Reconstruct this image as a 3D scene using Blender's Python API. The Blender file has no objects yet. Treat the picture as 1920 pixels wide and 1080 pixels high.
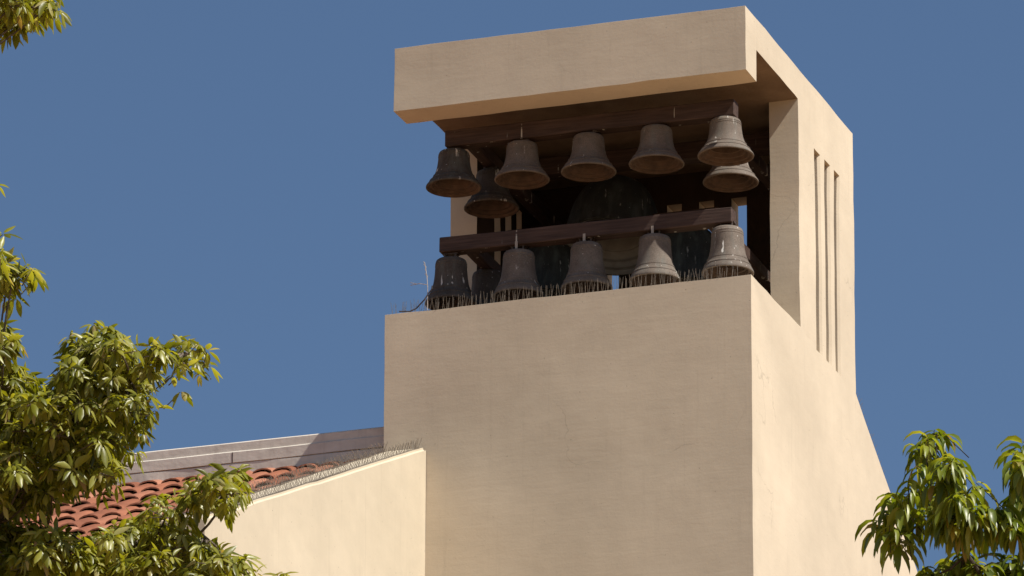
import bpy, bmesh, math, random
from mathutils import Vector, Matrix, noise
random.seed(7)
C = bpy.context.scene.collection
scene = bpy.context.scene

# ------------------------------------------------------------------ camera
CAM = Vector((23.68927, -77.34134, -28.98138))
RIGHT = Vector((0.94602763, 0.32406249, 0.00390213))
UP = Vector((0.10528581, -0.31870102, 0.94198968))
FWD = Vector((-0.30650714, 0.89073742, 0.33561916))
FPX = 13925.9                      # focal length in pixels of a 1920 wide frame
cd = bpy.data.cameras.new('camera')
cam = bpy.data.objects.new('camera', cd)
C.objects.link(cam)
cam.matrix_world = Matrix(((RIGHT.x, UP.x, -FWD.x, CAM.x), (RIGHT.y, UP.y, -FWD.y, CAM.y),
                           (RIGHT.z, UP.z, -FWD.z, CAM.z), (0, 0, 0, 1)))
cd.sensor_width = 36
cd.lens = FPX * 36 / 1920
cd.clip_start = 0.5
cd.clip_end = 6000
scene.camera = cam

# ------------------------------------------------------------------ sky, sun, exposure
SUN_EL, SUN_AZ = math.radians(52.4), math.radians(11)     # azimuth from +X towards the camera
w = bpy.data.worlds.new('World')
scene.world = w
w.use_nodes = True
nt = w.node_tree
sky = nt.nodes.new('ShaderNodeTexSky')
sky.sky_type = 'NISHITA'
sky.sun_disc = False
sky.sun_elevation = SUN_EL
sky.sun_rotation = math.radians(90) + SUN_AZ
sky.altitude = 200
sky.air_density = 1.0
sky.dust_density = 0.2
sky.ozone_density = 5.0
bg = nt.nodes['Background']
bg.inputs['Strength'].default_value = 0.056
nt.links.new(sky.outputs[0], bg.inputs['Color'])
sl = bpy.data.lights.new('sun', 'SUN')
sl.energy = 4.75
sl.angle = math.radians(0.55)
sl.color = (1.0, 0.945, 0.86)
sun = bpy.data.objects.new('sun', sl)
C.objects.link(sun)
S = Vector((math.cos(SUN_EL) * math.cos(SUN_AZ), -math.cos(SUN_EL) * math.sin(SUN_AZ), math.sin(SUN_EL)))
sun.rotation_euler = S.to_track_quat('Z', 'Y').to_euler()
sun.location = (30, -20, 40)
scene.view_settings.view_transform = 'Standard'
scene.view_settings.look = 'None'
scene.view_settings.exposure = 0.55
scene.view_settings.gamma = 1.0
scene.cycles.max_bounces = 10
scene.cycles.diffuse_bounces = 6

GZ = -30.6                         # ground level; the bell ledge is z = 0


# ------------------------------------------------------------------ material helpers
class NB:
    def __init__(s, name):
        s.m = bpy.data.materials.new(name)
        s.m.use_nodes = True
        s.t = s.m.node_tree
        s.b = s.t.nodes['Principled BSDF']
        s.tc = s.t.nodes.new('ShaderNodeTexCoord')

    def n(s, typ, **kw):
        x = s.t.nodes.new(typ)
        for k, v in kw.items():
            setattr(x, k, v)
        return x

    def l(s, a, b):
        s.t.links.new(a, b)

    def coords(s, scale, src='Object', rot=(0, 0, 0)):
        mp = s.n('ShaderNodeMapping')
        mp.inputs['Scale'].default_value = scale
        mp.inputs['Rotation'].default_value = rot
        s.l(s.tc.outputs[src], mp.inputs[0])
        return mp.outputs[0]

    def noise(s, vec, scale=1, detail=4, rough=.55, dist=0):
        x = s.n('ShaderNodeTexNoise')
        x.inputs['Scale'].default_value = scale
        x.inputs['Detail'].default_value = detail
        x.inputs['Roughness'].default_value = rough
        x.inputs['Distortion'].default_value = dist
        s.l(vec, x.inputs['Vector'])
        return x.outputs['Fac']

    def ramp(s, fac, stops):
        x = s.n('ShaderNodeValToRGB')
        e = x.color_ramp.elements
        while len(e) < len(stops):
            e.new(.5)
        for i, (p, c) in enumerate(stops):
            e[i].position = p
            e[i].color = (c, c, c, 1) if isinstance(c, (int, float)) else (*c, 1)
        s.l(fac, x.inputs[0])
        return x.outputs[0]

    def mix(s, fac, a, b, mode='MIX'):
        x = s.n('ShaderNodeMix', data_type='RGBA', blend_type=mode)
        for sock, v in ((x.inputs[0], fac), (x.inputs[6], a), (x.inputs[7], b)):
            if isinstance(v, (int, float)):
                sock.default_value = v
            elif isinstance(v, tuple):
                sock.default_value = (*v, 1)
            else:
                s.l(v, sock)
        return x.outputs[2]

    def math(s, op, a, b=0.0):
        x = s.n('ShaderNodeMath', operation=op)
        for sock, v in ((x.inputs[0], a), (x.inputs[1], b)):
            if isinstance(v, (int, float)):
                sock.default_value = v
            else:
                s.l(v, sock)
        return x.outputs[0]

    def bump(s, h, strength, dist=.01, prev=None):
        x = s.n('ShaderNodeBump')
        x.inputs['Strength'].default_value = strength
        x.inputs['Distance'].default_value = dist
        s.l(h, x.inputs['Height'])
        if prev is not None:
            s.l(prev, x.inputs['Normal'])
        return x.outputs[0]

    def fin(s, col, rough=.8, norm=None, spec=.3, metal=0.0):
        if isinstance(col, tuple):
            s.b.inputs['Base Color'].default_value = (*col, 1)
        else:
            s.l(col, s.b.inputs['Base Color'])
        if isinstance(rough, (int, float)):
            s.b.inputs['Roughness'].default_value = rough
        else:
            s.l(rough, s.b.inputs['Roughness'])
        s.b.inputs['Specular IOR Level'].default_value = spec
        s.b.inputs['Metallic'].default_value = metal
        if norm is not None:
            s.l(norm, s.b.inputs['Normal'])
        return s.m


def stucco(name, base, cracks=True, bumpy=1.0):
    n = NB(name)
    o = n.coords((1, 1, 1))
    big = n.ramp(n.noise(o, .55, 3), [(.3, .90), (.7, 1.06)])
    mid = n.ramp(n.noise(n.coords((1, 1, 1.6)), 3.2, 6, .65), [(.3, .955), (.72, 1.035)])
    col = n.mix(1.0, base, big, 'MULTIPLY')
    col = n.mix(1.0, col, mid, 'MULTIPLY')
    # rain streaks, thin and vertical
    st = n.ramp(n.noise(n.coords((9, 9, .35)), 1.3, 5, .7), [(.56, 0), (.76, .26)])
    col = n.mix(st, col, tuple(c * .62 for c in base))
    # pale run-off
    st2 = n.ramp(n.noise(n.coords((14, 14, .5)), 1.0, 4, .6), [(.66, 0), (.8, .18)])
    col = n.mix(st2, col, tuple(min(1, c * 1.22) for c in base))
    # pits
    pit = n.ramp(n.noise(o, 26, 2, .5), [(.725, 0), (.765, .6)])
    col = n.mix(pit, col, tuple(c * .35 for c in base))
    h = n.noise(o, 30, 6, .6)
    nb = n.bump(h, .055 * bumpy, .022)
    tr = n.noise(n.coords((1.0, 1.0, 6.5)), 2.0, 5, .6, .6)      # trowel strokes
    nb = n.bump(tr, .05 * bumpy, .03, nb)
    lump = n.noise(o, 1.1, 3, .45)
    nb = n.bump(lump, .20 * bumpy, .05, nb)
    if cracks:
        v = n.n('ShaderNodeTexVoronoi', feature='DISTANCE_TO_EDGE')
        v.inputs['Scale'].default_value = .42
        dn = n.n('ShaderNodeTexNoise')
        dn.inputs['Scale'].default_value = 2.2
        dn.inputs['Detail'].default_value = 6
        n.l(o, dn.inputs['Vector'])
        dv = n.n('ShaderNodeVectorMath', operation='MULTIPLY_ADD')
        n.l(dn.outputs['Color'], dv.inputs[0])
        dv.inputs[1].default_value = (.55, .55, .55)
        n.l(o, dv.inputs[2])
        n.l(dv.outputs[0], v.inputs['Vector'])
        line = n.ramp(v.outputs['Distance'], [(.0, 1), (.0035, 0)])
        mask = n.ramp(n.noise(o, .9, 2, .5), [(.57, 0), (.63, .36)])
        ck = n.math('MULTIPLY', line, mask)
        col = n.mix(ck, col, tuple(c * .4 for c in base))
    return n.fin(col, .88, nb, .2)


WALL = (.562, .480, .362)
M_STUCCO = stucco('painted stucco', WALL)
M_GABLE = stucco('painted stucco smooth', (.525, .455, .34), cracks=False, bumpy=.6)


def mat_shade_plaster(name='belfry shade plaster', c1=(.045, .030, .022), c2=(.085, .058, .042)):
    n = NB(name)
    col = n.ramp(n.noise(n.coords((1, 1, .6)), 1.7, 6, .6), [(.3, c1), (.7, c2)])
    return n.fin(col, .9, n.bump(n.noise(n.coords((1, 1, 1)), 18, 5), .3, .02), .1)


def mat_wood():
    n = NB('dark red brown timber')
    g = n.noise(n.coords((1.2, 22, 22)), 1.5, 6, .6, .4)
    col = n.ramp(g, [(.25, (.028, .017, .013)), (.5, (.056, .034, .026)), (.75, (.092, .058, .045))])
    fade = n.ramp(n.noise(n.coords((1, 1, 1)), 1.1, 3), [(.35, .8), (.7, 1.25)])
    col = n.mix(1.0, col, fade, 'MULTIPLY')
    # bird droppings running down from the top edge
    dr = n.noise(n.coords((11, 11, .8)), 1.0, 3, .5)
    msk = n.ramp(dr, [(.655, 0), (.675, .8)])
    brk = n.ramp(n.noise(n.coords((4, 4, 9)), 1.6, 3), [(.45, 0), (.55, 1)])
    col = n.mix(n.math('MULTIPLY', msk, brk), col, (.55, .52, .46))
    return n.fin(col, .72, n.bump(g, .35, .01), .25)


def mat_bronze(name, c1, c2, rough=.5, droppings=.6, thr=.67):
    n = NB(name)
    oi = n.n('ShaderNodeObjectInfo')
    add = n.n('ShaderNodeVectorMath', operation='ADD')
    rv = n.n('ShaderNodeVectorMath', operation='SCALE')
    rv.inputs['Scale'].default_value = 37.0
    cb = n.n('ShaderNodeCombineXYZ')
    for i in range(3):
        n.l(oi.outputs['Random'], cb.inputs[i])
    n.l(cb.outputs[0], rv.inputs[0])
    n.l(n.tc.outputs['Object'], add.inputs[0])
    n.l(rv.outputs[0], add.inputs[1])

    def sc(s3):
        mp = n.n('ShaderNodeMapping')
        mp.inputs['Scale'].default_value = s3
        n.l(add.outputs[0], mp.inputs[0])
        return mp.outputs[0]
    patch = n.noise(sc((1, 1, 1)), 5, 6, .65)
    col = n.ramp(patch, [(.3, c1), (.7, c2)])
    grit = n.ramp(n.noise(sc((1, 1, 1)), 70, 4, .7), [(.3, .72), (.75, 1.35)])
    col = n.mix(1.0, col, grit, 'MULTIPLY')
    verd = n.ramp(n.noise(sc((6, 6, 1.2)), 1.6, 5), [(.5, 0), (.75, .40)])
    col = n.mix(verd, col, (.13, .15, .135))
    s1 = n.ramp(n.noise(sc((15, 15, 1.1)), 1.0, 4, .6), [(thr, 0), (thr + .03, droppings)])
    brk = n.ramp(n.noise(sc((3, 3, 3)), 1.3, 2), [(.47, 0), (.53, 1)])
    col = n.mix(n.math('MULTIPLY', s1, brk), col, (.62, .60, .55))
    spl = n.ramp(n.noise(sc((1, 1, 1)), 34, 1, .4), [(.765, 0), (.785, .7 * droppings)])
    col = n.mix(spl, col, (.68, .66, .62))
    return n.fin(col, rough, n.bump(n.noise(sc((1, 1, 1)), 60, 5, .7), .25, .006), .22, .04)


def mat_tile():
    n = NB('terracotta')
    g = n.n('ShaderNodeNewGeometry')
    col = n.ramp(g.outputs['Random Per Island'], [(0, (.20, .070, .036)), (.5, (.285, .103, .053)), (1, (.37, .165, .10))])
    st = n.ramp(n.noise(n.coords((2, .7, 2)), 3, 5, .65), [(.35, .72), (.65, 1.08)])
    col = n.mix(1.0, col, st, 'MULTIPLY')
    lich = n.ramp(n.noise(n.coords((1, 1, 1)), 9, 5, .6), [(.66, 0), (.74, .4)])
    col = n.mix(lich, col, (.22, .19, .15))
    return n.fin(col, .8, n.bump(n.noise(n.coords((1, 1, 1)), 30, 5), .3, .01), .25)


def mat_flashing():
    n = NB('weathered painted flashing')
    col = n.ramp(n.noise(n.coords((1, 1, 2.5)), 2.5, 6, .6), [(.3, (.52, .475, .41)), (.7, (.68, .62, .54))])
    st = n.ramp(n.noise(n.coords((7, 7, .8)), 1.6, 5), [(.55, 0), (.8, .4)])
    col = n.mix(st, col, (.33, .285, .24))
    rs = n.ramp(n.noise(n.coords((1.6, 1.6, 1.3)), 1.9, 4), [(.70, 0), (.76, .6)])
    col = n.mix(rs, col, (.22, .12, .08))
    return n.fin(col, .7, n.bump(n.noise(n.coords((1, 1, 1)), 8, 4), .25, .02), .3)


def mat_flat(name, c, rough=.5, metal=0.0, var=.15, scale=20):
    n = NB(name)
    col = n.ramp(n.noise(n.coords((1, 1, 1)), scale, 4), [(.3, tuple(x * (1 - var) for x in c)), (.7, tuple(x * (1 + var) for x in c))])
    return n.fin(col, rough, None, .4, metal)


def mat_leaf(name, stops, rough=.34, trans=.28):
    n = NB(name)
    g = n.n('ShaderNodeNewGeometry')
    col = n.ramp(g.outputs['Random Per Island'], stops)
    pn = n.ramp(n.noise(n.coords((1, 1, 1)), 1.3, 3), [(.3, .82), (.7, 1.15)])
    col = n.mix(1.0, col, pn, 'MULTIPLY')
    n.fin(col, rough, n.bump(n.noise(n.coords((1, 1, 1)), 45, 2), .15, .004), .55)
    tr = n.n('ShaderNodeBsdfTranslucent')
    tcol = n.mix(1.0, col, (1.35, 1.25, .35), 'MULTIPLY')
    n.l(tcol, tr.inputs['Color'])
    mx = n.n('ShaderNodeMixShader')
    mx.inputs[0].default_value = trans
    out = n.t.nodes['Material Output']
    n.l(n.b.outputs[0], mx.inputs[1])
    n.l(tr.outputs[0], mx.inputs[2])
    n.l(mx.outputs[0], out.inputs['Surface'])
    return n.m


def mat_bark(name, c1, c2):
    n = NB(name)
    col = n.ramp(n.noise(n.coords((6, 6, 1)), 4, 6), [(.3, c1), (.7, c2)])
    return n.fin(col, .85, n.bump(n.noise(n.coords((6, 6, 1)), 5, 6), .6, .02), .2)


def mat_ground():
    n = NB('warm paving and dry earth')
    col = n.ramp(n.noise(n.coords((1, 1, 1)), .05, 6, .6), [(.3, (.29, .17, .085)), (.7, (.40, .245, .13))])
    v = n.n('ShaderNodeTexBrick')
    v.inputs['Scale'].default_value = .8
    v.inputs['Color1'].default_value = (1, 1, 1, 1)
    v.inputs['Color2'].default_value = (.88, .88, .88, 1)
    v.inputs['Mortar'].default_value = (.6, .6, .6, 1)
    v.inputs['Mortar Size'].default_value = .012
    n.l(n.tc.outputs['Object'], v.inputs['Vector'])
    col = n.mix(1.0, col, v.outputs['Color'], 'MULTIPLY')
    return n.fin(col, .9, None, .2)


M_SHADE = mat_shade_plaster()  # near-black tone paints the belfry's deep shade onto its inner walls
M_SOFFIT_SHADE = mat_shade_plaster('brown soffit shade plaster', (.15, .105, .07), (.24, .175, .12))  # brown tone paints the shade under the slab and the slit heads
M_WOOD = mat_wood()
M_BELL = mat_bronze('weathered bell bronze', (.105, .083, .066), (.175, .142, .115), .74, .8, .655)
M_BELL_STREAK = mat_bronze('weathered bell bronze with droppings', (.11, .088, .070), (.180, .146, .118), .74, .95, .60)
M_BELL_IN = mat_flat('rusty bell inside', (.085, .054, .036), .8, 0, .35, 9)
M_BELL_IN2 = mat_flat('grey bell inside', (.30, .28, .25), .8, 0, .15, 9)
M_BELL_DARK = mat_bronze('blackened bell bronze', (.050, .042, .035), (.092, .076, .063), .85, .8, .635)
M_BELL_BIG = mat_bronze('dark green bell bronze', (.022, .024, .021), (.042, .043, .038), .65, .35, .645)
M_IRON = mat_flat('rusty hanger iron', (.075, .055, .045), .6, .3, .35)
M_STRAP = mat_flat('pale hanger strap', (.36, .31, .25), .6, .2, .2)
M_TILE = mat_tile()
M_FLASH = mat_flashing()
M_SPIKE = mat_flat('dull steel spike wire', (.20, .165, .13), .45, .3, .2)
M_TWIG = mat_flat('dry twig bark', (.05, .042, .045), .8, 0, .3)
M_WEED = mat_flat('dry pale grass', (.40, .36, .33), .8, 0, .2)
M_GROUND = mat_ground()


# ------------------------------------------------------------------ mesh helpers
def link(o, parent=None):
    C.objects.link(o)
    if parent is not None:
        o.parent = parent
    return o


def obj(name, verts, faces, mat, parent=None, smooth=False):
    me = bpy.data.meshes.new(name)
    me.from_pydata(verts, [], faces)
    me.update()
    me.materials.append(mat)
    if smooth:
        me.polygons.foreach_set('use_smooth', [True] * len(me.polygons))
    return link(bpy.data.objects.new(name, me), parent)


def world_child(o, parent):
    """child whose mesh is written in world coordinates"""
    o.parent = parent
    o.matrix_parent_inverse = Matrix.Identity(4)
    o.location = -parent.location
    return o


def thing(name, label, cat, loc=(0, 0, 0), group=None):
    o = bpy.data.objects.new(name, None)
    o.empty_display_size = .2
    C.objects.link(o)
    o.location = loc
    tag(o, label, cat, group)
    return o


def tag(o, label=None, cat=None, group=None, kind=None):
    if label:
        o['label'] = label
    if cat:
        o['category'] = cat
    if group:
        o['group'] = group
    if kind:
        o['kind'] = kind
    return o


def box(V, F, x0, x1, y0, y1, z0, z1):
    b = len(V)
    V += [(x0, y0, z0), (x1, y0, z0), (x1, y1, z0), (x0, y1, z0), (x0, y0, z1), (x1, y0, z1), (x1, y1, z1), (x0, y1, z1)]
    F += [tuple(b + i for i in f) for f in ((3, 2, 1, 0), (4, 5, 6, 7), (0, 1, 5, 4), (1, 2, 6, 5), (2, 3, 7, 6), (3, 0, 4, 7))]


def prism_x(V, F, poly, x0, x1):
    """extrude a (y, z) polygon, counter-clockwise seen from +X, along X"""
    b, n = len(V), len(poly)
    V += [(x0, y, z) for y, z in poly] + [(x1, y, z) for y, z in poly]
    F.append(tuple(b + n + i for i in range(n)))
    F.append(tuple(b + n - 1 - i for i in range(n)))
    for i in range(n):
        j = (i + 1) % n
        F.append((b + i, b + j, b + n + j, b + n + i))


def prism_z(V, F, poly, z0, z1):
    b, n = len(V), len(poly)
    V += [(x, y, z0) for x, y in poly] + [(x, y, z1) for x, y in poly]
    F.append(tuple(b + n + i for i in range(n)))
    F.append(tuple(b + n - 1 - i for i in range(n)))
    for i in range(n):
        j = (i + 1) % n
        F.append((b + i, b + j, b + n + j, b + n + i))


def tube(V, F, p0, p1, r0, r1, n=6, cap=True):
    p0, p1 = Vector(p0), Vector(p1)
    d = (p1 - p0)
    if d.length < 1e-6:
        return
    d.normalize()
    a = d.orthogonal().normalized()
    c = d.cross(a)
    b = len(V)
    for p, r in ((p0, r0), (p1, r1)):
        for i in range(n):
            t = 2 * math.pi * i / n
            q = p + (a * math.cos(t) + c * math.sin(t)) * r
            V.append((q.x, q.y, q.z))
    for i in range(n):
        j = (i + 1) % n
        F.append((b + i, b + j, b + n + j, b + n + i))
    if cap:
        F.append(tuple(b + n + i for i in range(n)))
        F.append(tuple(b + n - 1 - i for i in range(n)))


def lathe(V, F, prof, n=48, closed=False):
    b = len(V)
    for r, z in prof:
        for i in range(n):
            t = 2 * math.pi * i / n
            V.append((r * math.cos(t), r * math.sin(t), z))
    m = len(prof)
    for k in range(m if closed else m - 1):
        k2 = (k + 1) % m
        for i in range(n):
            j = (i + 1) % n
            F.append((b + k * n + i, b + k * n + j, b + k2 * n + j, b + k2 * n + i))


# ------------------------------------------------------------------ ground
g = obj('ground', [(-900, -900, GZ), (900, -900, GZ), (900, 900, GZ), (-900, 900, GZ)], [(0, 1, 2, 3)], M_GROUND)
tag(g, kind='structure')

# ------------------------------------------------------------------ bell tower (one carved stucco mass)
LZ = -5.0


def build_tower_mesh():
    V, F = [], []
    prism_x(V, F, [(0, GZ), (13, GZ), (13, LZ), (4.27, -.07), (4.27, 0), (0, 0)], -4.5, 0)
    parts = [(V, F)]
    V, F = [], []
    box(V, F, -4.39, 0, 1.96, 4.27, -.5, 3.285)
    parts.append((V, F))
    V, F = [], []
    box(V, F, -4.39, 0, .20, 2.1, 2.89, 3.285)
    parts.append((V, F))
    V, F = [], []
    box(V, F, -4.36, 0, -.155, .276, 2.487, 3.285)
    parts.append((V, F))
    cuts = []
    V, F = [], []
    box(V, F, -4.05, -.36, 1.5, 3.96, 0, 2.89)
    cuts.append((V, F))
    sl_ = [(2.62, 2.868), (3.026, 3.268), (3.431, 3.657)]
    for y0, y1 in sl_:
        V, F = [], []
        prism_z(V, F, [(.2, y0), (.2, y1), (0, y1), (-.03, y1 - .03), (-.45, y1 - .03), (-.45, y0)], -.055, 2.503)
        cuts.append((V, F))
        V, F = [], []
        prism_z(V, F, [(-4.6, y0), (-3.95, y0), (-3.95, y1 - .03), (-4.36, y1 - .03), (-4.39, y1), (-4.6, y1)], .004, 2.503)
        cuts.append((V, F))
    for k in range(5):
        x = -1.365 - .41 * k
        V, F = [], []
        box(V, F, x - .095, x + .095, 3.8, 4.5, .004, 2.503)
        cuts.append((V, F))

    def mk(vf):
        me = bpy.data.meshes.new('tmp')
        me.from_pydata(vf[0], [], vf[1])
        bm = bmesh.new()
        bm.from_mesh(me)
        bmesh.ops.recalc_face_normals(bm, faces=bm.faces)
        bm.to_mesh(me)
        bm.free()
        o = bpy.data.objects.new('tmp', me)
        C.objects.link(o)
        return o
    base = mk(parts[0])
    tmp = [base]
    for vf, op in [(p, 'UNION') for p in parts[1:]] + [(c, 'DIFFERENCE') for c in cuts]:
        o = mk(vf)
        tmp.append(o)
        md = base.modifiers.new('b', 'BOOLEAN')
        md.operation = op
        md.object = o
        md.solver = 'EXACT'
    bv = base.modifiers.new('bev', 'BEVEL')
    bv.width = .010
    bv.segments = 2
    bv.limit_method = 'ANGLE'
    bv.angle_limit = math.radians(40)
    dg = bpy.context.evaluated_depsgraph_get()
    me = bpy.data.meshes.new_from_object(base.evaluated_get(dg))
    for o in tmp:
        bpy.data.objects.remove(o)
    return me


tme = build_tower_mesh()
bm = bmesh.new()
bm.from_mesh(tme)
for ax, rng in ((0, [-4.2 + .3 * i for i in range(14)]), (1, [.3 + .3 * i for i in range(14)]), (2, [-5.4 + .3 * i for i in range(29)] + [2.8, 3.1])):
    no = [0, 0, 0]
    no[ax] = 1
    for v in rng:
        co = [0, 0, 0]
        co[ax] = v + .0137
        bmesh.ops.bisect_plane(bm, geom=bm.verts[:] + bm.edges[:] + bm.faces[:], plane_co=co, plane_no=no)
for v in bm.verts:                  # hand-trowelled unevenness
    if v.co.z > GZ + 1:
        p = v.co * .9
        q = v.co * 2.7
        d = Vector((noise.noise(p), noise.noise(p + Vector((31, 7, 3))), noise.noise(p + Vector((5, 19, 57))) * .6)) * .013
        d += Vector((noise.noise(q), noise.noise(q + Vector((31, 7, 3))), noise.noise(q + Vector((5, 19, 57))))) * .008
        v.co += d


def split(bm, keep):
    b2 = bm.copy()
    b2.faces.ensure_lookup_table()
    bmesh.ops.delete(b2, geom=[f for f in b2.faces if not keep(f)], context='FACES')
    return b2


def is_roof(f):
    c = f.calc_center_median()
    return (c.z > 2.45 and c.z < 2.55 and c.y > 3.97 and c.y < 4.25 and -4 < c.x < -.4 and f.normal.z < -.7) or c.z > 2.90 or (c.y < .6 and c.z > 2.4) or (c.z > 2.85 and abs(f.normal.z) > .7)


def is_up(f):
    return (not is_roof(f)) and f.calc_center_median().z > .0


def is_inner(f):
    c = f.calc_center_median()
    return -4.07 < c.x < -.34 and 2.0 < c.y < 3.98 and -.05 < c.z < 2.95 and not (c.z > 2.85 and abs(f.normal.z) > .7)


tower = thing('bell_tower', 'tall square beige stucco bell tower with an open belfry under a flat slab roof', 'bell tower', (-2.25, 2.1, GZ))


def bm_obj(name, b, mat, parent):
    me = bpy.data.meshes.new(name)
    b.to_mesh(me)
    b.free()
    me.materials.clear()
    me.materials.append(mat)
    for p in me.polygons:
        p.material_index = 0
        p.use_smooth = True
    me.set_sharp_from_angle(angle=math.radians(11))
    o = bpy.data.objects.new(name, me)
    C.objects.link(o)
    return world_child(o, parent)


bm_obj('tower_shaft', split(bm, lambda f: not is_roof(f) and not is_up(f) and not is_inner(f)), M_STUCCO, tower)
bm_obj('belfry_wall', split(bm, lambda f: is_up(f) and not is_inner(f)), M_STUCCO, tower)
bm_obj('belfry_inside_shaded', split(bm, lambda f: is_inner(f) and not is_roof(f)), M_SHADE, tower)  # inner wall faces, shade painted into their colour
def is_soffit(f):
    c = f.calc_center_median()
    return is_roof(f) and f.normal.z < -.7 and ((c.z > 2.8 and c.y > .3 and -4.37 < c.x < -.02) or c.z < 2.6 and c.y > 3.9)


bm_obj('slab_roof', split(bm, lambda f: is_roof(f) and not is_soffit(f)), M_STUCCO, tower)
bm_obj('belfry_soffit', split(bm, is_soffit), M_SOFFIT_SHADE, tower)  # ceiling and slit undersides, darkened by shade put into the colour
bm.free()

# ------------------------------------------------------------------ timber bell frame
def beam(name, p0, p1, th, hh, parent, mat=M_WOOD):
    """box beam from p0 to p1 (centre line), horizontal thickness th, height hh, slightly rounded"""
    p0, p1 = Vector(p0), Vector(p1)
    d = (p1 - p0)
    L = d.length
    b = bmesh.new()
    bmesh.ops.create_cube(b, size=1)
    for v in b.verts:
        v.co = Vector(((v.co.x + .5) * L, v.co.y * th, v.co.z * hh))
    cuts = max(2, int(L / .25))
    for i in range(1, cuts):
        bmesh.ops.bisect_plane(b, geom=b.verts[:] + b.edges[:] + b.faces[:], plane_co=(L * i / cuts, 0, 0), plane_no=(1, 0, 0))
    bmesh.ops.bevel(b, geom=[e for e in b.edges if e.calc_face_angle(0) > 1], offset=.008, segments=1, affect='EDGES')
    for v in b.verts:
        v.co += Vector((0, noise.noise(v.co * 2 + p0), noise.noise(v.co * 2 + p0 * 3))) * .006
    me = bpy.data.meshes.new(name)
    b.to_mesh(me)
    b.free()
    me.materials.append(mat)
    o = bpy.data.objects.new(name, me)
    C.objects.link(o)
    o.parent = parent
    o.location = p0 - parent.location
    o.rotation_euler = d.to_track_quat('X', 'Z').to_euler()
    return o


frame = thing('timber_bell_support', 'dark red-brown timber frame of beams carrying the bells inside the belfry', 'timber frame', (-2.2, 2.0, 0))
YB = .66
tag(beam('beam', (-3.975, YB, 2.359), (-.372, YB, 2.33), .18, .20, frame), 'upper front beam close under the roof')
tag(beam('beam', (-4.035, YB, 1.02), (-.41, YB, .988), .18, .187, frame), 'lower front beam running above the lower row of bells')
for z in (2.41, 1.07):
    for x in (-3.69, -.70):
        beam('side_beam', (x, YB + .10, z - .07), (x, 3.94, z - .07), .14, .15, frame)
beam('cross_beam', (-4.04, 2.75, 2.68), (-.37, 2.75, 2.68), .2, .22, frame)
for x in (-3.86, -2.95, -2.15, -1.28):
    beam('bearer', (x, 2.62, 1.74), (x, 3.94, 1.74), .10, .12, frame)
beam('headstock', (-2.2, 2.75, 1.86), (-1.23, 2.75, 1.86), .14, .12, frame)
beam('headstock', (-3.91, 2.75, 1.86), (-2.9, 2.75, 1.86), .14, .12, frame)
beam('cross_beam', (-4.04, 3.45, .66), (-.37, 3.45, .66), .2, .24, frame)


# ------------------------------------------------------------------ bells
def bell_profile(R, H, rt):
    """outer then inner profile, mouth at z = 0, shoulder top at z = H; a list of the inner points starts after the lip"""
    o = []
    for t, k in ((0, .995), (.018, 1.0), (.04, .975), (.09, .86), (.14, .74), (.145, .765), (.165, .745), (.17, .70), (.22, .575), (.27, .465), (.275, .49),
                 (.30, .462), (.305, .415), (.38, .305), (.48, .205), (.60, .130), (.72, .085), (.83, .055), (.835, .075), (.85, .073), (.855, .05),
                 (.885, .045), (.89, .062), (.90, .06), (.905, .038), (.945, .01)):
        o.append((rt + (R - rt) * k, t * H))
    for t, r in ((.972, .97), (.99, .90), (1.0, .80), (1.012, .5), (1.016, .0)):
        o.append((max(rt * r, .001), t * H))
    if R > .4:                       # the big bells flare like a dome
        o = [(R * r, t * H) for t, r in ((0, 1), (.03, .985), (.12, .965), (.32, .935), (.47, .90), (.6, .855), (.72, .79), (.82, .72), (.9, .64), (.96, .53), (.99, .40), (1.0, .25), (1.005, 0))]
        o = [(max(r, .001), z) for r, z in o]
    inn = []
    for t, k in ((.008, .93), (.05, .88), (.058, .70), (.13, .60), (.138, .42), (.24, .30), (.245, .20), (.5, .06), (.7, -.02), (.88, -.1)):
        inn.append((rt - .025 + (R - rt) * k, t * H))
    inn += [(rt * .5, .955 * H), (.001, .96 * H)]
    return o[::-1] + [(R * .955, -.006)] + inn, len(o)


BELL_MESH = {}


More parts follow.
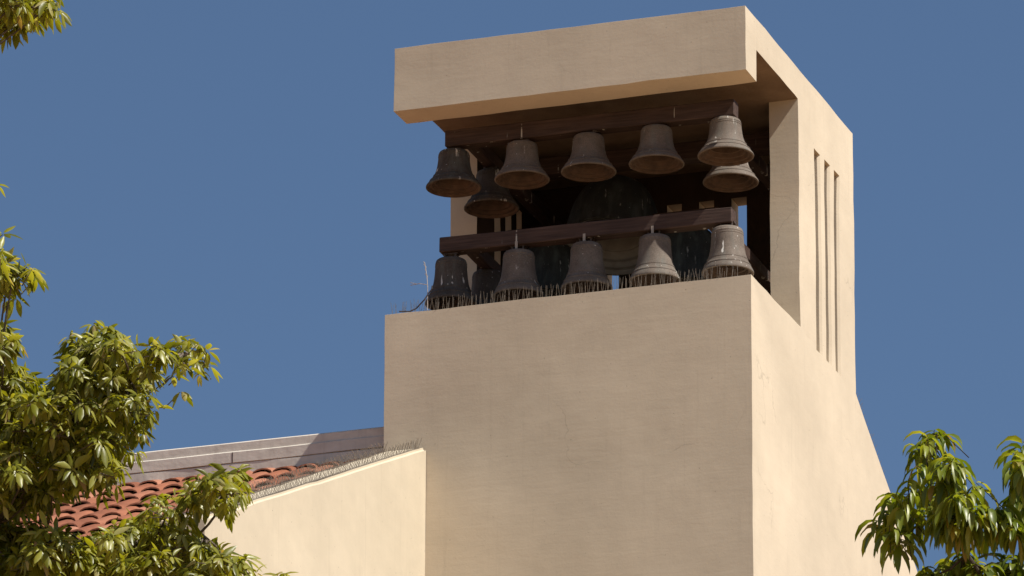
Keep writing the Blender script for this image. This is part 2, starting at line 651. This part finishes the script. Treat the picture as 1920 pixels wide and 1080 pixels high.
def make_bell(x, y, zs, R, H, rt, mat, hang, label, strap=False, rot=0.0, tilt=(0, 0), parts=True):
    """zs = shoulder height; hang = distance up to the underside of its beam"""
    t = thing('bell', label, 'bell', (x, y, zs - H), 'bells hung in the belfry')
    key = (R, H, rt)
    if key not in BELL_MESH:
        V, F = [], []
        prof, nout = bell_profile(R, H, rt)
        lathe(V, F, prof, 56)
        me = bpy.data.meshes.new('bell_body')
        me.from_pydata(V, [], F)
        b = bmesh.new()
        b.from_mesh(me)
        bmesh.ops.recalc_face_normals(b, faces=b.faces)
        b.to_mesh(me)
        b.free()
        me.polygons.foreach_set('use_smooth', [True] * len(me.polygons))
        me.set_sharp_from_angle(angle=math.radians(38))
        me.materials.append(mat)
        me.materials.append(M_BELL_IN2 if R > .4 else M_BELL_IN)
        for i in range(nout * 56, len(me.polygons)):
            me.polygons[i].material_index = 1
        BELL_MESH[key] = me
    o = bpy.data.objects.new('bell_body', BELL_MESH[key])
    link(o, t)
    o.rotation_euler = (tilt[0], tilt[1], rot)
    if o.data.materials[0] is not mat:
        o.material_slots[0].link = 'OBJECT'
        o.material_slots[0].material = mat
    # crown: plate and loops bolted to the beam
    V, F = [], []
    b2 = []
    lathe(V, F, [(.001, 0), (.09, 0), (.09, .018), (.001, .018)], 20)
    V = [(a, b_, c + H + .002) for a, b_, c in V]
    for sx in (-.062, .062):
        for sy in (-.04, .04):
            tube(V, F, (sx, sy, H + .015), (sx * 1.15, sy, H + hang), .014, .013, 6)
    box(V, F, -.095, .095, -.045, .045, H + hang - .018, H + hang - .001)
    obj('hanger', V, F, M_IRON, t).rotation_euler = (tilt[0], tilt[1], 0)
    V, F = [], []
    box(V, F, -.016, .016, -.098, -.090, H * .995, H + hang + .03)
    box(V, F, -.016, .016, -.098, -.06, H * .99, H * 1.0 + .008)
    if strap:
        obj('strap', V, F, M_STRAP, t)
    return t


xsu = [-3.888, -3.031, -2.200, -1.357, -.504]
xsl = [-3.914, -3.067, -2.224, -1.380, -.489]
lab_u = ['blackish bell at the left end of the upper beam, its rim against the blue sky',
         'brown bell second from left on the upper beam, white splash near its rim',
         'bronze bell hanging at the middle of the upper beam',
         'bronze bell second from right on the upper beam',
         'sunlit pale bronze bell at the right end of the upper beam']
lab_l = ['black streaked bell at the left end of the lower beam, just above the ledge spikes',
         'grey-green bell second from left on the lower beam, behind the spikes',
         'speckled grey bell hanging at the middle of the lower beam',
         'bell second from right on the lower beam, crossed by a diagonal wedge of sunlight',
         'sunlit bell with thick white droppings at the right end of the lower beam']
for i in range(5):
    make_bell(xsu[i], YB, 2.208, .333 if i in (0, 4) else .328, .455, .178, M_BELL_DARK if i == 0 else M_BELL, .045 if i else .03, lab_u[i], rot=i * 1.3)
    make_bell(xsl[i], YB, .842, .308, .555, .182, M_BELL_DARK if i == 0 else (M_BELL_STREAK if i == 4 else M_BELL), .08, lab_l[i], strap=i in (1, 2, 3), rot=2 + i * 1.7)
make_bell(-3.685, 1.45, 2.21, .333, .47, .180, M_BELL_DARK, .06, 'dark bell with rusty inside hanging behind and right of the upper left end bell', rot=.7)
make_bell(-.69, 1.45, 2.195, .333, .47, .180, M_BELL, .07, 'bell half hidden behind the sunlit bell at the upper right end', rot=2.7)
make_bell(-3.727, 1.45, .93, .308, .555, .182, M_BELL_DARK, .045, 'dark bell with white runs behind the lower left end bell', rot=1.7)
make_bell(-.708, 1.45, .90, .308, .555, .182, M_BELL, .045, 'bell mostly hidden behind the lower right end bell, only its right edge showing', rot=3.7)
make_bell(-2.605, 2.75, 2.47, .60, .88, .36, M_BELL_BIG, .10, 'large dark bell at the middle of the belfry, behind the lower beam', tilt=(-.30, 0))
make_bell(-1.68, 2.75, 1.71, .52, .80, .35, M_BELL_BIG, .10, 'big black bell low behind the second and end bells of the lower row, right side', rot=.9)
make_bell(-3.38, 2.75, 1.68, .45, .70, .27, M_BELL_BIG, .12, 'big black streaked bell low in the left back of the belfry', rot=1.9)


# ------------------------------------------------------------------ bird spikes
def spike_strip(name, label, p0, p1, up, out, length, step, fan, rad=.0028, group='bird spike strips', jit=.12):
    p0, p1, up, out = Vector(p0), Vector(p1), Vector(up).normalized(), Vector(out).normalized()
    d = p1 - p0
    L = d.length
    d.normalize()
    V, F = [], []
    hw = .018
    b = len(V)
    for q in (0, L):
        for s, h in ((-hw, .001), (hw, .001), (hw, .007), (-hw, .007)):
            c = d * q + out * s + up * h
            V.append(tuple(c))
    F += [(0, 1, 2, 3), (7, 6, 5, 4), (0, 4, 5, 1), (1, 5, 6, 2), (2, 6, 7, 3), (3, 7, 4, 0)]
    k = int(L / step)
    for i in range(k):
        for a in fan:
            s = (i + random.uniform(.2, .8)) * step
            base = d * s + up * .006
            an = math.radians(a + random.uniform(-7, 7))
            v = up * math.cos(an) + out * math.sin(an) + d * (random.uniform(-jit, jit) + .08)
            tube(V, F, base, base + v.normalized() * length * random.uniform(.82, 1.08), rad, rad * .8, 3, False)
    t = obj(name, V, F, M_SPIKE)
    t.location = p0
    return tag(t, label, 'bird spikes', group)


spike_strip('bird_spike_strip', 'long strip of thin wire bird spikes along the front ledge below the bells',
            (-4.46, .06, .004), (-.12, .06, .004), (0, 0, 1), (0, -1, 0), .160, .058, (-4, 26), rad=.0024, jit=.09)
spike_strip('bird_spike_strip', 'second thin strip of bird spikes behind the front one on the tower ledge',
            (-4.40, .16, .004), (-.15, .16, .004), (0, 0, 1), (0, -1, 0), .15, .14, (-8, 10), rad=.0024, jit=.1)

# twig and dry weed caught on the ledge
def poly_tube(V, F, pts, r):
    for a, b in zip(pts[:-1], pts[1:]):
        tube(V, F, a, b, r, r * .9, 5)


V, F = [], []
poly_tube(V, F, [(-4.33, .02, .03), (-4.2, .03, .02), (-4.12, .03, .05), (-4.02, .02, .14), (-3.97, .03, .22), (-3.93, .03, .27), (-3.925, .03, .31)], .009)
tag(obj('twig', V, F, M_TWIG), 'dark curved twig lying on the left end of the tower ledge', 'twig')
V, F = [], []
poly_tube(V, F, [(-3.99, .05, .01), (-3.985, .04, .30), (-4.0, .05, .45), (-4.03, .05, .62)], .005)
poly_tube(V, F, [(-3.985, .04, .33), (-4.08, .03, .355), (-4.2, .04, .35)], .0045)
poly_tube(V, F, [(-4.12, .03, .355), (-4.2, .03, .38)], .004)
for k in range(7):
    poly_tube(V, F, [(-4.0 - .004 * k, .05, .42 + .03 * k), (-4.0 - .004 * k + random.uniform(-.03, .02), .05, .45 + .03 * k)], .005)
tag(obj('dry_weed', V, F, M_WEED), 'thin pale dry weed stalk standing by the twig on the ledge', 'weed')

# spikes down the sloping back shoulder of the tower
sd = Vector((0, 8.73, LZ + .07)).normalized()
sn = Vector((0, -sd.z, sd.y))
spike_strip('bird_spike_strip', 'bird spikes down the sloping rear shoulder edge of the tower at right',
            Vector((-.06, 4.33, -.10)), Vector((-.06, 4.33, -.10)) + sd * 5.5, sn, (1, 0, 0), .14, .06, (-12, 18), rad=.0030)

# ------------------------------------------------------------------ church nave: gable wall, tile roof, ridge flashing
GS = .4275                          # roof slope (rise per metre towards the ridge)


def roof_z(y, off=0.0):
    return -1.695 + GS * y + off


def tile_z(y):
    return -1.552 + .49 * (y - .36)


church = thing('church_building', 'lower building with red barrel tile roof and sunlit cream gable wall beside the tower', 'building', (-9, -3, GZ))
V, F = [], []
prism_x(V, F, [(-7.0, GZ), (-.004, GZ), (-.004, roof_z(0)), (-7.0, roof_z(-7))], -4.497, -3.974)
gm = obj('gable_wall', V, F, M_GABLE)
b = bmesh.new()
b.from_mesh(gm.data)
bmesh.ops.recalc_face_normals(b, faces=b.faces)
bmesh.ops.bevel(b, geom=[e for e in b.edges if all(v.co.z > GZ + 1 for v in e.verts) and abs((e.verts[0].co - e.verts[1].co).z) > .5 and all(v.co.x > -4 for v in e.verts)], offset=.035, segments=3, affect='EDGES')
for k in range(24):
    bmesh.ops.bisect_plane(b, geom=b.verts[:] + b.edges[:] + b.faces[:], plane_co=(0, -.28 * k - .1, 0), plane_no=(0, 1, 0))
for k in range(12):
    bmesh.ops.bisect_plane(b, geom=b.verts[:] + b.edges[:] + b.faces[:], plane_co=(0, 0, -2 - .33 * k), plane_no=(0, 0, 1))
for v in b.verts:
    if v.co.y < -.05:
        v.co.x += noise.noise(v.co * 1.1) * .010
        v.co.z += noise.noise(v.co * 1.6 + Vector((9, 9, 9))) * .016
b.to_mesh(gm.data)
b.free()
gm.data.polygons.foreach_set('use_smooth', [True] * len(gm.data.polygons))
gm.data.set_sharp_from_angle(angle=math.radians(30))
world_child(gm, church)
V, F = [], []
box(V, F, -14, -4.50, -6.93, 7.9, GZ, -5.45)
prism_x(V, F, [(-6.93, -5.45), (7.9, -5.45), (.47, -1.80), (.3, -1.80), (-6.93, tile_z(-6.93) - .22)], -14, -4.52)
world_child(obj('nave_wall', V, F, M_STUCCO), church)


def tile_roof():
    V, F = [], []
    P, E = .285, .60
    cw = .255
    nseg = 6
    prof = []
    for i in range(nseg + 1):
        a = math.pi * i / nseg
        prof.append((cw / 2 - math.cos(a) * cw / 2, math.sin(a) * .066))
    pan = [(cw + (P - cw) * t, -.006 * math.sin(math.pi * t)) for t in (.5, 1.0)]
    prof = prof + pan
    y_lo0 = -7.12
    rows = 13
    for r in range(rows):
        y0 = y_lo0 + r * E
        y1 = min(y0 + E + .08, .40)
        if y0 > .35:
            break
        ncol = 34
        for c in range(ncol):
            x1 = -4.503 - c * P + .03 * math.sin(r * 2.3)
            jx, jz, jy = random.uniform(-.012, .012), random.uniform(0, .016), random.uniform(-.025, .025)
            b0 = len(V)
            npf = len(prof)
            for (yy, lift) in ((y0 + jy, .036 + jz * .7), (y1, .0)):
                for th in (0, .018):
                    for (u, h) in prof:
                        taper = 1.0 if lift > 0 else .95
                        x = x1 - P + jx + cw / 2 + (u - cw / 2) * taper
                        V.append((min(x, -4.503), yy, tile_z(yy) - .18 + lift + h * taper + th + .03))
            # indices: 0 low-under, 1 low-top, 2 high-under, 3 high-top
            for i in range(npf - 1):
                lu, lt, hu, ht = (b0 + k * npf + i for k in range(4))
                F.append((lt, lt + 1, ht + 1, ht))
                F.append((lu + 1, lu, hu, hu + 1))
                F.append((lu, lu + 1, lt + 1, lt))
    return V, F


V, F = tile_roof()
ro = obj('tile_roof', V, F, M_TILE)
ro.data.polygons.foreach_set('use_smooth', [True] * len(ro.data.polygons))
ro.data.set_sharp_from_angle(angle=math.radians(50))
world_child(ro, church)
# back slope of the roof
V, F = [], []
box(V, F, -14, -4.52, .66, .70, -1.60, -1.3)
prism_x(V, F, [(.66, -1.62), (8.2, -5.3), (8.2, -5.22), (.66, -1.52)], -14, -4.52)
world_child(obj('rear_roof', V, F, M_TILE), church)

# ridge flashing: three bands, the lowest one buckled
X0, X1 = -13.9, -4.503


def band(name, y_front, y_back, z0, z1, wav=0.0, wz=0.0, seed=0, splits=(), gap=.0):
    V, F = [], []
    xs = [X0 + (X1 - X0) * i / 150 for i in range(151)]
    for i, x in enumerate(xs):
        wv = wav * (noise.noise(Vector((x * 1.35, seed, 0))) + .5 * noise.noise(Vector((x * 3.1, seed, 4))))
        z = wz * noise.noise(Vector((x * .9, seed, 8)))
        ch = .016
        for yy, zz in ((y_front + wv, z0 + z), (y_front + wv * .25, z1 + z - ch), (y_front + wv * .25 + ch, z1 + z), (y_back, z1 + z), (y_back, z0 + z)):
            V.append((x, yy, zz))
    for i in range(150):
        a = 5 * i
        for k in range(5):
            F.append((a + k, a + (k + 1) % 5, a + 5 + (k + 1) % 5, a + 5 + k))
    F.append((0, 4, 3, 2, 1))
    F.append((750, 751, 752, 753, 754))
    o = world_child(obj(name, V, F, M_FLASH), church)
    b = bmesh.new()
    b.from_mesh(o.data)
    bmesh.ops.recalc_face_normals(b, faces=b.faces)
    b.to_mesh(o.data)
    b.free()
    return o


ZT = -1.25
band('ridge_coping', .36, .70, ZT - .115, ZT, 0, .006, 1)
band('ridge_flashing', .335, .60, ZT - .262, ZT - .118, .004, .008, 2)
band('buckled_flashing', .338, .62, ZT - .47, ZT - .265, .022, .010, 3)
for x, z0, z1 in ((-6.52, ZT - .262, ZT - .135), (-8.9, ZT - .262, ZT - .135)):
    V, F = [], []
    box(V, F, x - .005, x + .005, .331, .38, z0, z1)
    world_child(obj('flashing_seam', V, F, M_IRON), church)

# spikes on top of the gable wall
gd = Vector((0, -1, -GS)).normalized()
gn = Vector((0, -GS, 1)).normalized()
for x, lab in ((-4.04, 'bird spikes along the sunny outer edge of the sloping gable wall top'),
               (-4.46, 'bird spikes along the roof side of the sloping gable wall top')):
    p = Vector((x, -.06, roof_z(-.06) + .004))
    spike_strip('bird_spike_strip', lab, p, p + gd * 7.3, gn, (1, 0, 0), .125, .048, (-24, 24), rad=.0027, jit=.05)

# ------------------------------------------------------------------ trees
def px(x, y, dist):
    """a point at the given distance along the sight line (used to trace the crowns at their real distance)"""
    v = FWD * FPX + RIGHT * (x - 960) - UP * (y - 540)
    return CAM + v.normalized() * dist


def inside(poly, x, y):
    c = False
    n = len(poly)
    for i in range(n):
        x0, y0 = poly[i]
        x1, y1 = poly[(i + 1) % n]
        if (y0 > y) != (y1 > y) and x < (x1 - x0) * (y - y0) / (y1 - y0) + x0:
            c = not c
    return c


def leaf(V, F, base, d, side, L, W, droop, fold=.22, stations=((.22, .75), (.5, 1.0), (.78, .62))):
    """pointed, folded, drooping leaf"""
    nrm = side.cross(d).normalized()
    b = len(V)
    pts = []
    p = Vector(base)
    dd = Vector(d)
    prev = 0
    V.append(tuple(p))
    for t, wv in list(stations) + [(1.0, 0)]:
        dd = (dd + Vector((0, 0, -1)) * droop * (t - prev)).normalized()
        p = p + dd * (L * (t - prev))
        prev = t
        if wv > 0:
            nn = side.cross(dd).normalized()
            off = nn * (W * wv * fold)
            V.append(tuple(p - side * (W * wv * .5) + off))
            V.append(tuple(p))
            V.append(tuple(p + side * (W * wv * .5) + off))
        else:
            V.append(tuple(p))
    k = len(stations)
    F.append((b, b + 2, b + 1))
    F.append((b, b + 3, b + 2))
    for i in range(k - 1):
        a = b + 1 + 3 * i
        F.append((a, a + 1, a + 4, a + 3))
        F.append((a + 1, a + 2, a + 5, a + 4))
    a = b + 1 + 3 * (k - 1)
    F.append((a, a + 1, a + 3))
    F.append((a + 1, a + 2, a + 3))


def rand_dir():
    while True:
        v = Vector((random.uniform(-1, 1), random.uniform(-1, 1), random.uniform(-1, 1)))
        if .05 < v.length < 1:
            return v.normalized()


def whorl(V, F, p, axis, L, n=7, spread=62, droop=.75):
    """palmate umbrella of leaflets around the tip of a twig"""
    axis = axis.normalized()
    a = axis.orthogonal().normalized()
    c = axis.cross(a)
    ph = random.uniform(0, 6.28)
    for i in range(n):
        t = ph + 2 * math.pi * i / n + random.uniform(-.25, .25)
        rad = a * math.cos(t) + c * math.sin(t)
        sp = math.radians(spread + random.uniform(-24, 24))
        d = (axis * math.cos(sp) + rad * math.sin(sp)).normalized()
        side = axis.cross(rad).normalized()
        roll = random.uniform(-.5, .5)
        side = (side * math.cos(roll) + d.cross(side) * math.sin(roll)).normalized()
        l = L * random.uniform(.72, 1.15)
        leaf(V, F, p + d * l * .12, d, side, l, l * random.uniform(.30, .40), droop * random.uniform(.6, 1.6))


def hang_spray(V, F, p, axis, L, n=9, droop=2.2):
    """loose spray of long drooping leaves around a shoot tip"""
    axis = axis.normalized()
    a = axis.orthogonal().normalized()
    c = axis.cross(a)
    for i in range(n):
        t = 2.4 * i + random.uniform(-.3, .3)
        rad = a * math.cos(t) + c * math.sin(t)
        q = p - axis * (L * .06 * i)
        sp = math.radians(random.uniform(45, 95))
        d = (axis * math.cos(sp) + rad * math.sin(sp)).normalized()
        side = d.cross(Vector((0, 0, 1)))
        if side.length < .05:
            side = d.orthogonal()
        side.normalize()
        roll = random.uniform(-.7, .7)
        side = (side * math.cos(roll) + d.cross(side) * math.sin(roll)).normalized()
        l = L * random.uniform(.7, 1.15)
        leaf(V, F, q, d, side, l, l * random.uniform(.21, .28), droop * random.uniform(.7, 1.5), .25,
             ((.12, .55), (.32, .95), (.55, 1.0), (.8, .6)))


def limb(V, F, pts, r0, r1, n=8):
    k = len(pts) - 1
    for i in range(k):
        a, b = r0 + (r1 - r0) * i / k, r0 + (r1 - r0) * (i + 1) / k
        tube(V, F, pts[i], pts[i + 1], a, b, n)


def bent(p, q, n, amp):
    out = []
    for i in range(n + 1):
        t = i / n
        m = p.lerp(q, t)
        m += Vector((noise.noise(m * .8), noise.noise(m * .8 + Vector((9, 3, 1))), -math.sin(math.pi * t) * .4)) * amp * math.sin(math.pi * t)
        out.append(m)
    return out


def clump_points(polys, dist, spacing, per, radius, depth):
    """foliage clumps: centres scattered through traced outlines, tips on the upper shell of each clump"""
    tips, centres = [], []
    for poly, dn in polys:
        xs = [p[0] for p in poly]
        ys = [p[1] for p in poly]
        area = 0
        for i in range(len(poly)):
            x0, y0 = poly[i]
            x1, y1 = poly[(i + 1) % len(poly)]
            area += (x0 * y1 - x1 * y0) / 2
        want = max(1, int(abs(area) / spacing ** 2 * dn))
        got, tries = [], 0
        while len(got) < want and tries < 20000:
            tries += 1
            x, y = random.uniform(min(xs), max(xs)), random.uniform(min(ys), max(ys))
            if inside(poly, x, y) and (tries > 6000 or all((x - a) ** 2 + (y - b_) ** 2 > (spacing * .55) ** 2 for a, b_ in got)):
                got.append((x, y))
        for x, y in got:
            c = px(x, y, dist + random.uniform(-depth, depth))
            centres.append(c)
            for _ in range(per):
                v = rand_dir()
                v.z = abs(v.z) * .9 - .25
                tips.append((c + v * radius * random.uniform(.35, 1.0), (v + Vector((0, 0, .55))).normalized(), c))
    return tips, centres


# ---- left tree (palmate leaves)
DL = 55.0
left_polys = [
    ([(-60, 690), (0, 700), (40, 720), (110, 740), (130, 690), (150, 650), (190, 625), (220, 640), (240, 690), (275, 700), (265, 760),
      (235, 830), (225, 880), (190, 920), (130, 900), (90, 950), (-60, 960)], 1.9),
    ([(-60, 985), (60, 1000), (150, 1025), (220, 1010), (270, 990), (330, 1010), (400, 1050), (440, 1110), (-60, 1160)], 2.2),
    ([(285, 668), (330, 650), (370, 655), (365, 685), (320, 700)], 1.6),
    ([(355, 915), (430, 900), (455, 930), (420, 950), (370, 960)], 2.2),
    ([(290, 930), (340, 920), (350, 960), (300, 985)], 1.0),
    ([(370, 1035), (430, 1030), (455, 1070), (400, 1090)], 1.8),
    ([(-60, 470), (5, 480), (45, 512), (25, 540), (-60, 545)], 1.8),
    ([(-60, 615), (-5, 620), (20, 650), (-10, 700), (-60, 700)], 1.4),
    ([(-60, -60), (85, -60), (92, 20), (50, 50), (-20, 55), (-60, 60)], 2.2),
]
tipsL, centL = clump_points(left_polys, DL, 30, 8, .18, .9)
for x, y in ((204, 612), (240, 668), (372, 645), (388, 660), (352, 640), (300, 655), (325, 705), (338, 735), (432, 893), (455, 905),
             (5, 440), (-8, 350), (60, 505), (68, 520), (10, 612), (-2, 625), (90, -10), (525, 1082), (532, 1075), (352, 690), (160, 650), (290, 770), (280, 700)):
    p = px(x, y, DL + random.uniform(-.3, .3))
    tipsL.append((p, Vector((random.uniform(-.4, .4), random.uniform(-.4, .2), 1)).normalized(), p - Vector((random.uniform(0, .2), 0, .12))))
# the rest of the crown, outside the frame to the left and below
crown_c = px(-560, 1500, DL)
for _ in range(110):
    v = rand_dir()
    c = crown_c + Vector((v.x * 2.1, v.y * 2.6, v.z * 2.6)) * random.uniform(.55, 1.0)
    # keep clear of the picture's own outline
    rel = c - CAM
    ux = 960 + FPX * rel.dot(RIGHT) / rel.dot(FWD)
    uy = 540 - FPX * rel.dot(UP) / rel.dot(FWD)
    if ux > -90 and uy < 1170:
        continue
    centL.append(c)
    for _k in range(18):
        u = rand_dir()
        u.z = abs(u.z) * .9 - .2
        tipsL.append((c + u * .34 * random.uniform(.4, 1), (u + Vector((0, 0, .6))).normalized(), c))

foot = Vector((crown_c.x - .4, crown_c.y, GZ))
treeL = thing('umbrella_tree', 'leafy tree with palm-shaped leaf clusters at the left, in front of the tile roof', 'tree', foot)
M_LEAF_L = mat_leaf('glossy olive green leaf', [(0, (.12, .135, .014)), (.35, (.205, .215, .020)), (.65, (.30, .30, .032)),
                                              (.88, (.37, .37, .08)), (.97, (.46, .43, .18)), (1, (.36, .24, .12))], .38, .50)
M_BARK_L = mat_bark('grey brown bark', (.07, .055, .04), (.16, .13, .10))
V, F = [], []
for p, ax, c in tipsL:
    whorl(V, F, p, ax, random.uniform(.098, .160), random.choice((5, 6, 7, 7)), random.choice((60, 75, 88)), random.uniform(1.0, 2.0))
lv = obj('crown', V, F, M_LEAF_L, None, True)
world_child(lv, treeL)
V, F = [], []
fork = foot + Vector((.2, .1, 11.0))
limb(V, F, bent(foot, fork, 8, .5), .24, .15, 12)
world_child(obj('trunk', V, F, M_BARK_L), treeL)
V, F = [], []
hub = [px(-420, 1200, DL), px(-330, 700, DL + .2), px(-300, 250, DL), px(-100, 1150, DL), crown_c, px(-700, 1500, DL + 1)]
starts = {0: fork, 1: None}
limb(V, F, bent(fork, hub[0], 6, .4), .13, .075)
limb(V, F, bent(hub[0], hub[1], 5, .3), .07, .05)
limb(V, F, bent(hub[1], hub[2], 5, .3), .048, .03)
limb(V, F, bent(hub[0], hub[3], 5, .2), .06, .045)
limb(V, F, bent(fork, hub[4], 5, .4), .12, .06)
limb(V, F, bent(fork, hub[5], 5, .4), .10, .05)
nodes = list(hub) + [hub[1].lerp(hub[0], .5), hub[3].lerp(px(200, 1100, DL), .6)]
limb(V, F, bent(hub[3], px(330, 1105, DL), 6, .12), .04, .014)
nodes += [px(120, 1120, DL), px(330, 1105, DL)]
limb(V, F, bent(px(330, 1105, DL), px(375, 1000, DL), 4, .06), .016, .011)
limb(V, F, bent(px(375, 1000, DL), px(415, 925, DL), 4, .06), .011, .007)
limb(V, F, bent(px(-150, 950, DL), px(90, 1010, DL), 5, .08), .03, .014)
limb(V, F, bent(px(90, 1010, DL), px(260, 1015, DL), 5, .08), .014, .008)
nodes += [px(375, 1000, DL), px(415, 925, DL), px(90, 1010, DL), px(260, 1015, DL), px(0, 980, DL)]
limb(V, F, bent(hub[1], px(140, 800, DL), 6, .12), .042, .02)
limb(V, F, bent(px(140, 800, DL), px(240, 700, DL), 4, .08), .02, .011)
limb(V, F, bent(px(240, 700, DL), px(350, 662, DL), 4, .08), .011, .006)
nodes += [px(0, 760, DL), px(140, 800, DL), px(240, 700, DL), px(350, 662, DL), px(200, 900, DL)]
for c in centL:
    k = min(nodes, key=lambda q: (q - c).length)
    limb(V, F, bent(k, c, 4, .12), .013, .006, 5)
for p, ax, c in tipsL:
    tube(V, F, c, p, .005, .003, 4, False)
world_child(obj('branches', V, F, M_BARK_L), treeL)

# ---- right tree (long drooping leaves)
DR = 52.0
right_polys = [
    ([(1735, 830), (1775, 835), (1790, 900), (1815, 935), (1835, 970), (1890, 960), (1905, 880), (1990, 850), (1990, 1060), (1930, 1020),
      (1860, 1010), (1790, 1000), (1740, 990), (1700, 960), (1715, 900)], 1.5),
    ([(1745, 1020), (1820, 1035), (1890, 1050), (1990, 1070), (1990, 1130), (1740, 1130)], 1.7),
]
tipsR, centR = clump_points(right_polys, DR, 46, 4, .15, .6)
for x, y in ((1655, 960), (1668, 985), (1690, 930), (1648, 975), (1700, 960), (1682, 1000), (1752, 806), (1768, 812), (1740, 818), (1912, 838), (1918, 828), (1900, 850), (1676, 925), (1668, 945), (1830, 905), (1800, 880),
             (1795, 1035), (1812, 1040), (1700, 1000), (1722, 870), (1705, 900), (1900, 1040)):
    p = px(x, y, DR + random.uniform(-.3, .3))
    tipsR.append((p, Vector((random.uniform(-.3, .3), random.uniform(-.3, .2), 1)).normalized(), p - Vector((random.uniform(-.2, .05), 0, .2))))
crR = px(2450, 1550, DR)
for _ in range(95):
    v = rand_dir()
    c = crR + Vector((v.x * 2.0, v.y * 2.4, v.z * 2.5)) * random.uniform(.55, 1.0)
    rel = c - CAM
    ux = 960 + FPX * rel.dot(RIGHT) / rel.dot(FWD)
    uy = 540 - FPX * rel.dot(UP) / rel.dot(FWD)
    if ux < 2010 and uy < 1190:
        continue
    centR.append(c)
    for _k in range(9):
        u = rand_dir()
        u.z = abs(u.z) * .9 - .2
        tipsR.append((c + u * .34 * random.uniform(.4, 1), (u + Vector((0, 0, .6))).normalized(), c))
footR = Vector((crR.x + .3, crR.y, GZ))
treeR = thing('broadleaf_tree', 'tree top with long glossy drooping green leaves at the lower right', 'tree', footR)
M_LEAF_R = mat_leaf('glossy bright green leaf', [(0, (.09, .13, .014)), (.4, (.16, .21, .022)), (.75, (.26, .30, .035)), (.98, (.34, .34, .06)), (1, (.30, .20, .07))], .38, .48)
M_BARK_R = mat_bark('dark brown bark', (.045, .035, .025), (.10, .08, .06))
V, F = [], []
for p, ax, c in tipsR:
    hang_spray(V, F, p, ax, random.uniform(.18, .25), random.choice((8, 9, 10)), random.uniform(1.8, 3.2))
lv = obj('crown', V, F, M_LEAF_R, None, True)
world_child(lv, treeR)
V, F = [], []
forkR = footR + Vector((-.2, .1, 10.5))
limb(V, F, bent(footR, forkR, 8, .4), .22, .14, 12)
world_child(obj('trunk', V, F, M_BARK_R), treeR)
V, F = [], []
h1, h2 = px(2150, 1250, DR), px(1860, 1120, DR)
limb(V, F, bent(forkR, h1, 6, .3), .12, .05)
limb(V, F, bent(h1, h2, 5, .1), .045, .02)
limb(V, F, bent(h1, px(1960, 1000, DR), 5, .1), .035, .014)
limb(V, F, bent(h2, px(1760, 950, DR), 5, .08), .018, .007)
limb(V, F, bent(px(1760, 950, DR), px(1757, 812, DR), 4, .05), .007, .004)
limb(V, F, bent(forkR, crR, 5, .3), .11, .06)
nodesR = [h1, h2, px(1960, 1000, DR), px(1760, 950, DR), px(1810, 1040, DR), crR]
for c in centR:
    k = min(nodesR, key=lambda q: (q - c).length)
    limb(V, F, bent(k, c, 4, .10), .011, .005, 5)
for p, ax, c in tipsR:
    tube(V, F, c, p, .0045, .0028, 4, False)
world_child(obj('branches', V, F, M_BARK_R), treeR)
